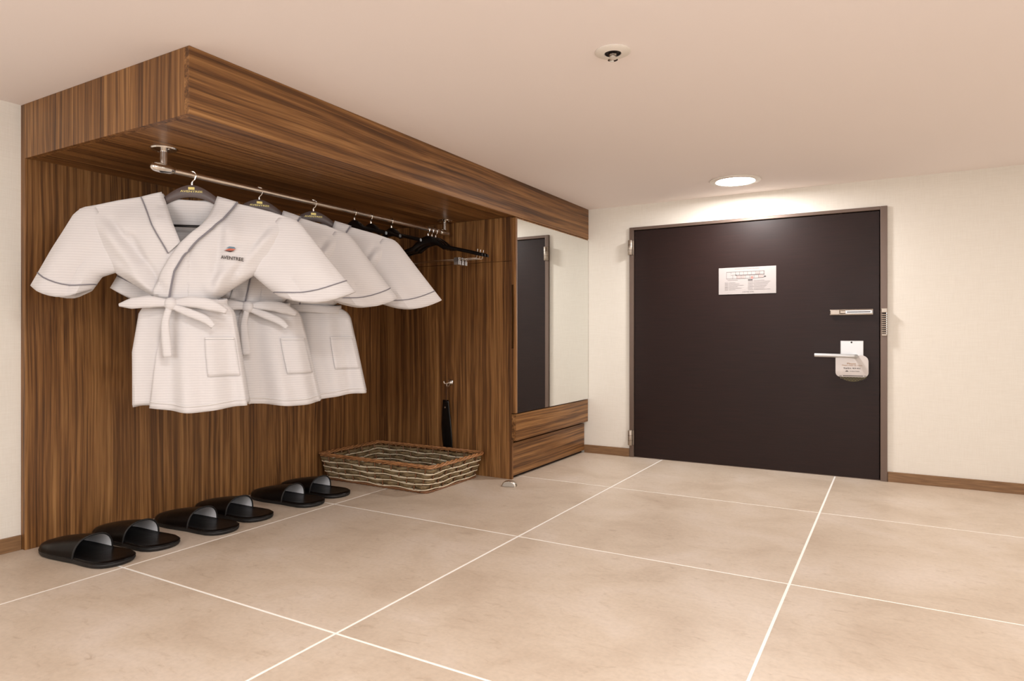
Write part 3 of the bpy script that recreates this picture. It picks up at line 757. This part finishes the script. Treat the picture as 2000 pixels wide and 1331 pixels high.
# ------------------------------------------------------------ shoehorn, hook, door stop
hx, hz = -2.815, .648
hk = thing('wall_hook', 'small chrome hook on the wardrobe side panel above the basket', 'hook', (hx, DY, hz))
obj('hook_plate', MB().lathe([(.001,0),(.020,0),(.022,.003),(.018,.006),(.001,.007)], (hx, DY, hz+.012), 24, 'y'), CHROME, hk, smooth=True)
for s in (-1, 1):
    obj('hook_arm', MB().tube(smooth_pts([(hx, DY-.004, hz+.012),(hx+s*.012, DY-.030, hz+.004),(hx+s*.022, DY-.045, hz+.004),(hx+s*.027, DY-.048, hz+.020)], 5), .0045, 8), CHROME, hk, smooth=True)
obj('hook_arm', MB().tube(smooth_pts([(hx, DY-.004, hz+.006),(hx, DY-.030, hz-.016),(hx, DY-.044, hz-.018),(hx, DY-.050, hz+.002)], 5), .005, 8), CHROME, hk, smooth=True)
sh = thing('shoehorn', 'black shoehorn hanging from the chrome hook behind the basket', 'shoehorn', (hx, DY-.025, .2))
rows = []
for k in range(25):
    t = k/24; z = lerp(.530, .11, t); hw_ = lerp(.0245, .044, min(1, t/.45)**.9) if t < .7 else lerp(.044, .036, (t-.7)/.3)
    cxx = hx-.024+.006*math.sin(pi*t)*-1+.012*t*t; cy_ = DY-.0075-.020*(1-t)*(1-t)
    rows.append([(cxx+hw_*u, cy_+.004*u*u-.003, z+(-.010*(1-u*u) if k == 24 else 0)) for u in [-1+2*i/10 for i in range(11)]])
obj('blade', MB().grid(rows), PLASTIC, sh, smooth=True, solid=.005)
obj('cord', MB().tube([(hx-.003, DY-.040, hz-.014),(hx-.010, DY-.042, .59),(hx-.017, DY-.034, .525)], .0016, 6).tube([(hx+.003, DY-.040, hz-.014),(hx-.008, DY-.036, .59),(hx-.013, DY-.034, .525)], .0016, 6), mat('brown_cord', (60,34,22), .8), sh, smooth=True)
obj('rivet', MB().lathe([(.0005,0),(.006,.0),(.006,.002),(.0005,.003)], (hx-.030, DY-.027, .475), 12, 'y'), CHROME, sh, smooth=True)

ds = thing('door_stop', 'small half-dome metal door stop on the floor by the cabinet', 'door stop', (-2.21, 3.83, 0), .2)
rows = []
for j in range(9):
    a = pi/2*j/8; rows.append([(.052*math.cos(a)*math.cos(b), .052*math.cos(a)*math.sin(b), .002+.036*math.sin(a)) for b in [2*pi*k/32 for k in range(32)]])
rows = [[(x, max(y, -.022), z) for x, y, z in r] for r in rows]
obj('dome', MB().grid([[(p[0], p[1], 0) for p in rows[0]]]+rows, True, False, True, True), STEEL, ds, local=True, smooth=True)
obj('rubber_face', MB().prism([(-.040,.002)]+[(.040*math.cos(a)*-1, .004+.028*math.sin(a)) for a in [pi*k/14 for k in range(15)]]+[(.040,.002)], -.030, -.0225), mat('grey_rubber', (176,168,158), .6), ds, local=True)

# ------------------------------------------------------------ ceiling fittings
sk_ = thing('sprinkler', 'round white ceiling sprinkler plate with a small chrome head', 'sprinkler', (-.924, 2.387, H))
obj('cover_plate', MB().lathe([(.030,0),(.066,0),(.0675,-.003),(.060,-.007),(.034,-.010),(.030,-.006)], (0,0,0), 40, cap=False), WHITEP, sk_, local=True, smooth=True)
obj('recess_cup', MB().lathe([(.030,-.008),(.029,.0),(.001,.0)], (0,0,-.0008), 32, cap=False), INKD, sk_, local=True, smooth=True)
obj('sprinkler_head', MB().lathe([(.001,0),(.016,0),(.016,-.012),(.011,-.014),(.011,-.022),(.018,-.026),(.019,-.031),(.012,-.034),(.001,-.034)], (0,0,-.001), 24), CHROME, sk_, local=True, smooth=True)
dl = thing('downlight', 'lit round ceiling downlight above the entrance door', 'ceiling light', (-.954, 4.786, H))
obj('trim_ring', MB().lathe([(.128,.0),(.166,0),(.170,-.004),(.166,-.010),(.150,-.014),(.130,-.012),(.126,-.006)], (0,0,0), 48, cap=False), WHITEP, dl, local=True, smooth=True)
obj('diffuser', MB().lathe([(.128,-.0065),(.120,-.0085),(.09,-.010),(.05,-.011),(.001,-.0115)], (0,0,0), 48, cap=False), GLOW, dl, local=True, smooth=True, label='glowing white diffuser')
